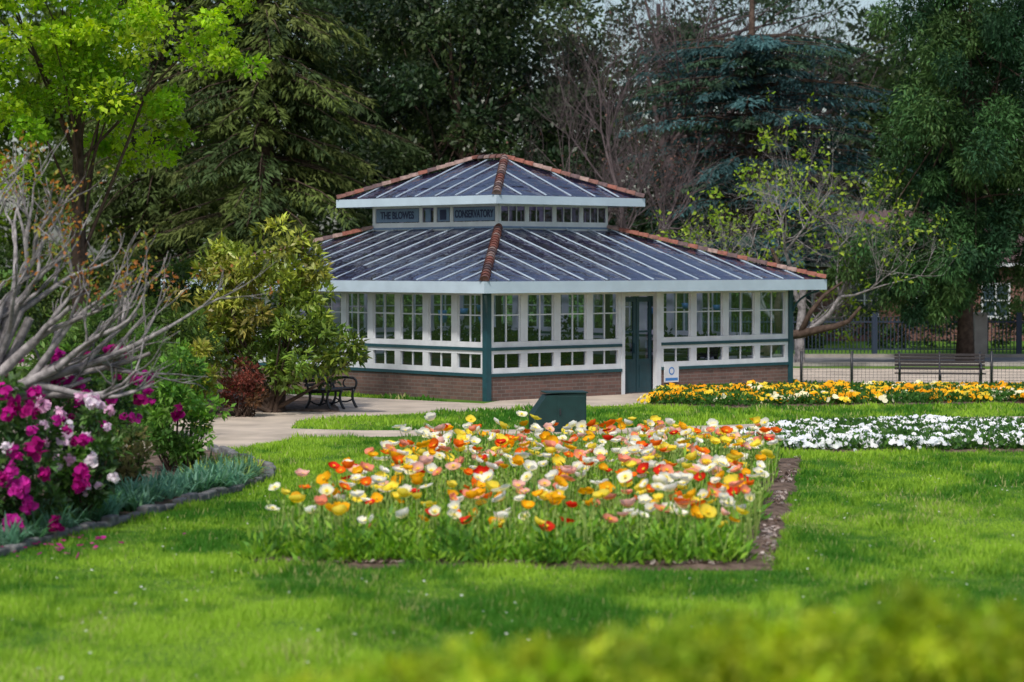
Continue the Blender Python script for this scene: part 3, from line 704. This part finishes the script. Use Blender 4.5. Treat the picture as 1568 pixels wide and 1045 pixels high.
shrub('green_shrub',[dict(center=(PX(275,0,36.5)[0],36.5,1.0),rad=(.62,.6,.85),nclump=62,cr=.18,nleaf=65,size=.12,cols=gr,asp=.4,shell=.4),
 dict(center=(PX(300,0,37.5)[0],37.5,1.45),rad=(.25,.4,.75),nclump=20,cr=.15,nleaf=55,size=.12,cols=yg,asp=.4,shell=.4)],(PX(275,0,36.5)[0],36.5,0),r=.02)
shrub('green_shrub',[dict(center=(PX(180,0,33)[0],33,.6),rad=(.5,.5,.5),nclump=40,cr=.15,nleaf=65,size=.10,cols=[(.18,.16,.06),(.12,.2,.05)],asp=.4,shell=.4)],(PX(180,0,33)[0],33,0),r=.02)
shrub('green_shrub',[dict(center=(PX(170,0,44)[0],44,1.3),rad=(1.6,1.0,1.35),nclump=90,cr=.3,nleaf=75,size=.14,cols=[(.07,.14,.03),(.11,.19,.04)],asp=.4,shell=.4)],(PX(170,0,44)[0],44,0),r=.03)
shrub('green_shrub',[dict(center=(PX(215,0,50)[0],50,1.2),rad=(1.5,1.0,1.3),nclump=80,cr=.3,nleaf=75,size=.16,cols=[(.07,.12,.03),(.10,.17,.035)],asp=.4,shell=.4)],(PX(215,0,50)[0],50,0),r=.03)
mg=[(.50,.010,.26),(.38,.005,.17),(.60,.03,.36)]
dg=[(.055,.125,.03),(.085,.17,.04),(.045,.095,.028)]
shrub('magenta_rhododendron',[dict(center=(-6.15,28.0,.85),rad=(.95,.9,.95),nclump=110,cr=.18,nleaf=55,size=.13,cols=dg,asp=.38,shell=.45)],(-6.2,28.0,0),M_leafg,
 [(64,(-6.05,27.9,.85),(.95,.9,.95),mg,.11),(10,(-6.0,27.9,1.2),(.6,.9,.5),[(.78,.60,.74),(.84,.76,.82)],.09)],r=.02)
shrub('magenta_rhododendron',[dict(center=(-5.65,31.3,1.5),rad=(1.0,.8,.5),nclump=66,cr=.15,nleaf=48,size=.12,cols=dg+gr,asp=.38,shell=.4)],(-5.9,31.3,0),M_leafg,
 [(44,(-5.5,31.1,1.5),(1.1,.8,.55),mg,.105)],r=.02)
pk=[(.78,.60,.74),(.84,.76,.82),(.80,.5,.68)]
shrub('white_rhododendron',[dict(center=(-5.25,29.3,.8),rad=(.5,.5,.6),nclump=55,cr=.15,nleaf=55,size=.12,cols=dg+gr,asp=.38,shell=.4)],(-5.25,29.3,0),M_leafg,
 [(30,(-5.25,29.1,1.0),(.52,.5,.5),pk,.10)],r=.02)
n=60; pos=np.stack([rng.normal(-5.1,.5,n),rng.normal(27.2,.6,n),np.full(n,.055)],1)
npmesh('fallen_petals',*scatter(DISC,pos,frames(rng.normal(size=(n,3))*[1,1,.15],np.tile([[0,0,1.]],(n,1))+rng.normal(size=(n,3))*.2),.035*rng.uniform(.6,1.3,n),cvar((.5,.02,.25),n)),M_petal)
e=empty('crepe_myrtle_tree'); mb=MB(); tips=[]
mb.tube([(-7.0,30,0),(-6.95,30,.6),(-6.85,30,1.4)],[.19,.16,.14],8)
for dx,dz,L,yy in ((1,.30,1.5,0),(1,.50,1.6,-.15),(.8,.85,1.5,.2),(.55,1.1,1.5,-.1),(1,.42,1.6,.25),(.25,1.2,1.5,.1),(1,.7,1.5,.1),(-.1,1.1,1.4,-.2),(.75,.6,1.4,-.3),(.4,.9,1.5,.2)):
    bare(mb,(-6.85+random.uniform(-.05,.05),30,1.35),(dx,yy,dz),L,.088,4,tips,spread=.34,nch=(2,3),up=.14,ratio=.66,sides=6,rr=.80,wob=.20)
mb.obj('branches',M_barkg,e,True)
tp=np.array([tuple(t[0]) for t in tips]); tp=tp[(tp[:,2]>2.8)&(rng.random(len(tp))<.5)]; idx=np.repeat(np.arange(len(tp)),10); n=len(idx)
pos=tp[idx]+rng.normal(size=(n,3))*.07
cc=np.array([(.45,.18,.04),(.34,.32,.05),(.20,.28,.04),(.38,.14,.05)])[rng.integers(0,4,n)]
npmesh('young_leaves',*scatter(LEAF,pos,frames(rng.normal(size=(n,3))+[0,0,.5]),.065*rng.uniform(.6,1.3,n),cc,width=np.full(n,.5)),M_leaf,e)
def strappy(name,pts,n_each,L,cols,wd=.022):
    Fq=[];C=[];o=0; V=[]
    for (x,y) in pts:
        base=np.array(cols[random.randrange(len(cols))])
        for k in range(n_each):
            a=random.uniform(0,2*math.pi); l=L*random.uniform(.6,1.2); h=np.array([math.cos(a),math.sin(a),0]); s=np.array([-h[1],h[0],0])*wd/2
            b0=np.array([x+random.uniform(-.1,.1),y+random.uniform(-.1,.1),.04]); out=random.uniform(.25,.9)
            c=np.clip(base*random.uniform(.6,1.35),0,1)
            for q in range(5):
                t=q/4; p=b0+h*l*out*t+np.array([0,0,l*(1.1*t-.95*out*t*t)*.85]); wq=(1-.85*t**2)
                V+= [p-s*wq,p+s*wq]; C+=[c,c]
            for q in range(4): i=o+q*2; Fq.append((i,i+1,i+3,i+2))
            o+=10
    npmesh(name,np.array(V),np.array(Fq),np.array(C),M_leaf)
pts=[]
for i in range(120):
    t=random.random(); off=random.uniform(.02,.95)*(1-.3*t); x=-5.75+(2.13)*t-off; y=25.9+9.3*t+off*.2; pts.append((x,y))
strappy('agapanthus_plants',pts,30,.50,[(.14,.30,.19),(.19,.37,.25),(.10,.24,.11)],.038)
pts=[(random.uniform(-4.7,-3.8),random.uniform(34.0,37.3)) for i in range(40)]
strappy('daylily_plants',pts,30,.40,[(.36,.42,.05),(.24,.34,.06),(.14,.24,.12)],.026)
mb=MB()
P0=Vector((-5.72,25.8,0));P1=Vector((-3.55,35.25,0));P2=Vector((-3.72,37.2,0)); P3=Vector((-5.15,41.3,0))
for a,b2 in ((P0,P1),(P1,P2),(P2,P3)):
    L=(b2-a).length; n=int(L/.38); d=(b2-a)/n
    for i in range(n):
        p=a+d*i; q=a+d*(i+random.uniform(.8,.96)); zz=random.uniform(.08,.15); j=Vector((random.uniform(-.035,.035),random.uniform(-.03,.03),0))
        mb.beam(p+j+Vector((0,0,zz/2)),q+j*.3+Vector((0,0,zz/2)),random.uniform(.10,.17),zz)
mb.obj('stone_edging',M_stone,bevel=.025)

# ================================================================ FLOWERS
def bilin(poly,u,v):
    a,b_,c,d=[np.array(p) for p in poly]; u=u[:,None];v=v[:,None]
    return a*(1-u)*(1-v)+b_*u*(1-v)+c*u*v+d*(1-u)*v
pe=empty('poppy_flower_bed')
nf=690; u=rng.uniform(.02,.94,nf); v=.03+.96*rng.uniform(0,1,nf); xy=bilin(poppy,u,v)
pal=[((.92,.90,.84),.33),((.90,.17,.010),.10),((.94,.47,.010),.17),((.92,.76,.10),.16),((.90,.34,.24),.09),((.92,.55,.50),.10),((.75,.03,.015),.05)]
pc=np.array([c for c,_ in pal]); pp=np.array([q for _,q in pal]); pp/=pp.sum()
V=[];Fq=[];C=[];o=0; st=MB(); V2=[];F2=[];C2=[];o2=0
for i in range(nf):
    x,y=xy[i]; h=random.gauss(.50,.09) if v[i]>.07 else random.uniform(.28,.5)
    h=max(.28,min(.72,h)); base=Vector((x,y,.05)); lean=Vector((random.gauss(0,.08),random.gauss(0,.08),0)); top=base+Vector((0,0,h))+lean
    mid=base+Vector((0,0,h*.55))+lean*.2
    st.tube([base,mid,top],[.008,.007,.005],3,False)
    ax=Vector((random.gauss(0,.35),random.gauss(-.22,.35),1)).normalized(); s1=ax.orthogonal().normalized(); s2=ax.cross(s1)
    R=random.uniform(.055,.098); cup=random.uniform(.25,1.0); col=pc[rng.choice(len(pal),p=pp)]*random.uniform(.85,1.06); ph=random.uniform(0,6)
    inner=col*np.array([1,.95,.55])
    for pt_ in range(4):
        a0=ph+pt_*math.pi/2; wA=.98 if pt_%2 else .90; off=.004 if pt_%2 else 0
        sh=random.uniform(.88,1.08); cp=cup*random.uniform(.75,1.25)
        for j,(rr,zz) in enumerate(((.06,0),(.55,.14),(.92,.5),(1.05,.85))):
            for k in range(5):
                f_=(k-2)/2; a_=a0+f_*wA*(1 if j else .6)
                edge=1-.16*abs(f_)**2 if j==3 else 1
                rad=R*rr*edge*(1.2-.28*cp)+off+random.uniform(-.05,.05)*R*(j/3)
                z=R*zz*cp*1.25*(edge if j==3 else 1)+(random.uniform(-.14,.14)*R if j==3 else 0)+off
                p=top+s1*math.cos(a_)*rad+s2*math.sin(a_)*rad+ax*z; V.append(tuple(p)); C.append((col if j>1 else inner)*sh)
        for j in range(3):
            for k in range(4): q=o+j*5+k; Fq.append((q,q+1,q+6,q+5))
        o+=20
    for k in range(7):
        a=2*math.pi*k/7; p=top+ax*R*.18
        V2+= [tuple(p),tuple(p+s1*math.cos(a)*R*.28+s2*math.sin(a)*R*.28+ax*R*.25),tuple(p+s1*math.cos(a+.9)*R*.28+s2*math.sin(a+.9)*R*.28+ax*R*.25)]
        F2.append((o2,o2+1,o2+2)); o2+=3; C2+=[(.75,.6,.04)]*3
npmesh('petals',np.array(V),np.array(Fq),np.clip(np.array(C),0,1),M_petal,pe,True)
npmesh('stamens',np.array(V2),np.array(F2),np.array(C2),M_petal,pe)
bd=MB()
for i in range(1900):
    uu=np.array([random.uniform(.01,.95)]);vv=np.array([random.uniform(.015,.99)]); x,y=bilin(poppy,uu,vv)[0]; h=random.uniform(.24,.58)
    top=Vector((x+random.gauss(0,.05),y+random.gauss(0,.05),h)); st.tube([(x,y,.05),((x+top.x)/2,(y+top.y)/2,h*.6),top],[.009,.008,.006],3,False)
    if random.random()<.6: bd.tube([top,top+Vector((0,.004,.02)),top+Vector((.0,0,.042)),top+Vector((0,0,.055))],[.006,.016,.014,.003],5)
M_stem=simple('stem_green',(.28,.40,.09),.6,noise=.25)
st.obj('stems',M_stem,pe); bd.obj('buds',M_stem,pe,True)
nc=1000; u=rng.uniform(.01,.92,nc); v=np.concatenate([rng.uniform(.008,.08,170),rng.uniform(.03,.99,nc-170)]); cxy=bilin(poppy,u,v)
per=50; idx=np.repeat(np.arange(nc),per); n=len(idx)
chh=rng.uniform(.6,1.9,nc)[idx]
off=rng.normal(size=(n,3))*np.array([.08,.08,.0]); pos=np.zeros((n,3)); pos[:,:2]=cxy[idx]; pos+=off; pos[:,2]=.04+np.abs(rng.normal(0,.085,n))*chh
dd=off*6+rng.normal(size=(n,3))*.4; dd[:,2]=np.abs(dd[:,2])+.65
cc=np.array([(.18,.38,.04),(.27,.46,.05),(.11,.26,.04)])[rng.integers(0,3,nc)][idx]*(1+rng.uniform(-.35,.3,(n,1)))
npmesh('foliage',*scatter(LEAF,pos,frames(dd),.12*rng.uniform(.6,1.4,n),cc,width=np.full(n,.30)),M_leaf,pe)
def chips(name,poly,edges,n,cols,spread=.10):
    P=[]
    while len(P)<n:
        i=random.choice(edges); a=np.array(poly[i]);c=np.array(poly[(i+1)%len(poly)]); t=random.random(); p=a+(c-a)*t
        if vnoise(np.array([p[0]]),np.array([p[1]]),.5,33)[0]<random.uniform(.35,.75): continue
        ctr=np.mean(np.array(poly),axis=0); p=p+(ctr-p)/np.linalg.norm(ctr-p)*(.12+abs(random.gauss(.03,spread))); P.append((p[0],p[1],.062))
    P=np.array(P); n=len(P)
    cc=np.array(cols)[rng.integers(0,len(cols),n)]*(1+rng.uniform(-.3,.2,(n,1)))
    return npmesh(name,*scatter(DISC,P,frames(rng.normal(size=(n,3))*[1,1,.3],np.tile([[0,0,1.]],(n,1))+rng.normal(size=(n,3))*.4),.028*rng.uniform(.3,1.3,n),cc),M_petal)
chips('mulch_chips',poppy,[0,1],1100,[(.50,.42,.38),(.26,.19,.16),(.65,.56,.52),(.12,.08,.06),(.16,.11,.09)],.16)

def lowbed(name,poly,nfl,cols,size,h,leafcols,nl,gap):
    e=empty(name); xs=[p[0] for p in poly];ys=[p[1] for p in poly]
    def samp(n,gp=0):
        out=np.zeros((0,2))
        while len(out)<n:
            q=np.stack([rng.uniform(min(xs),max(xs),n*2),rng.uniform(min(ys),max(ys),n*2)],1); k=inpoly(q[:,0],q[:,1],poly)
            if gp: k&=(vnoise(q[:,0],q[:,1],.45,55)>gp+rng.uniform(-.1,.1,len(q)))
            out=np.concatenate([out,q[k]])
        return out[:n]
    npl=nfl//9; pl=samp(npl,gap); idx=np.repeat(np.arange(npl),9); n=len(idx); off=rng.normal(size=(n,2))*.11
    ph=rng.uniform(-.05,.05,npl)[idx]
    pos=np.zeros((n,3)); pos[:,:2]=pl[idx]+off; pos[:,2]=h+ph-np.linalg.norm(off,axis=1)*.35+rng.uniform(-.04,.03,n)
    nn=np.concatenate([off*4,np.ones((n,1))],1)+rng.normal(size=(n,3))*.4; nn[:,1]-=.7
    cc=np.array(cols)[rng.integers(0,len(cols),npl)][idx]*(1+rng.uniform(-.15,.08,(n,1)))
    npmesh('blooms',*scatter(DISC,pos,frames(np.cross(nn,rng.normal(size=(n,3))),nn),size*rng.uniform(.7,1.2,n),np.clip(cc,0,1)),M_petal,e)
    q=samp(nl); pos=np.zeros((nl,3)); pos[:,:2]=q; pos[:,2]=rng.uniform(.03,h*.95,nl)
    dd=rng.normal(size=(nl,3)); dd[:,2]=np.abs(dd[:,2])+.3
    npmesh('foliage',*scatter(LEAF,pos,frames(dd),.10*rng.uniform(.6,1.3,nl),np.array(leafcols)[rng.integers(0,len(leafcols),nl)]*(1+rng.uniform(-.3,.3,(nl,1))),width=np.full(nl,.5)),M_leaf,e)
lowbed('white_flower_bed',white_bed,6000,[(.84,.86,.90),(.88,.88,.88)],.050,.21,[(.05,.13,.03),(.08,.18,.03)],26000,.28)
lowbed('orange_flower_bed',orange_bed,4400,[(.90,.42,.01),(.92,.50,.015),(.90,.72,.08),(.90,.62,.03),(.9,.85,.6),(.9,.44,.01)],.062,.25,[(.04,.12,.02),(.07,.18,.03)],32000,.28)

parts=[]
for i in range(38):
    x=-.75+i*.08; z=1.93+.27*min(1,i/30)+random.uniform(-.035,.035)
    parts.append(crown((x,7.2+random.uniform(-.2,.2),z-.16),(.14,.25,.16),22,.07,52,.04,[(.42,.52,.03),(.32,.46,.03),(.52,.58,.05),(.24,.36,.03)],asp=.5,shell=.3)[0])
    parts.append(crown((x,7.35,z-.85),(.16,.35,.70),14,.15,60,.06,[(.24,.34,.02),(.16,.26,.02)],asp=.5,shell=.4)[0])
e=empty('clipped_hedge'); npmesh('leaves',*join(parts),M_leaf,e)
mb=MB()
for i in range(12): mb.tube([(-.7+i*.26,7.3,0),(-.65+i*.26,7.3,.8),(-.7+i*.26,7.25,1.5)],[.025,.02,.01],5)
mb.obj('stems',M_bark,e)

# ================================================================ LIGHT / CAMERA
EL,ROT=math.radians(52),math.radians(-162)
wd=bpy.data.worlds.new('World'); S.world=wd; wd.use_nodes=True; nt=wd.node_tree; nt.nodes.clear()
o=nt.nodes.new('ShaderNodeOutputWorld'); bg=nt.nodes.new('ShaderNodeBackground'); sk=nt.nodes.new('ShaderNodeTexSky')
sk.sky_type='NISHITA'; sk.sun_disc=False; sk.sun_elevation=EL; sk.sun_rotation=ROT; sk.air_density=1.0; sk.dust_density=2.5; sk.ozone_density=.7
bg.inputs[1].default_value=.15; nt.links.new(sk.outputs[0],bg.inputs[0]); nt.links.new(bg.outputs[0],o.inputs[0])
sl=bpy.data.lights.new('sun','SUN'); sl.energy=2.9; sl.angle=math.radians(4); sl.color=(1,.96,.89)
so=bpy.data.objects.new('sun',sl); S.collection.objects.link(so)
sd=Vector((math.sin(ROT)*math.cos(EL),math.cos(ROT)*math.cos(EL),math.sin(EL)))
so.rotation_euler=sd.to_track_quat('Z','Y').to_euler(); so.location=(0,0,60)
cam=bpy.data.cameras.new('camera'); co=bpy.data.objects.new('camera',cam); S.collection.objects.link(co)
cam.sensor_width=36; cam.lens=36*F/1568; cam.clip_end=3000; co.location=(0,0,CH)
co.rotation_euler=(math.pi/2-math.atan(118.5/F),0,0)
cam.dof.use_dof=True; cam.dof.focus_distance=48; cam.dof.aperture_fstop=1.5
S.camera=co
S.view_settings.view_transform='Standard'; S.view_settings.look='None'; S.view_settings.exposure=0
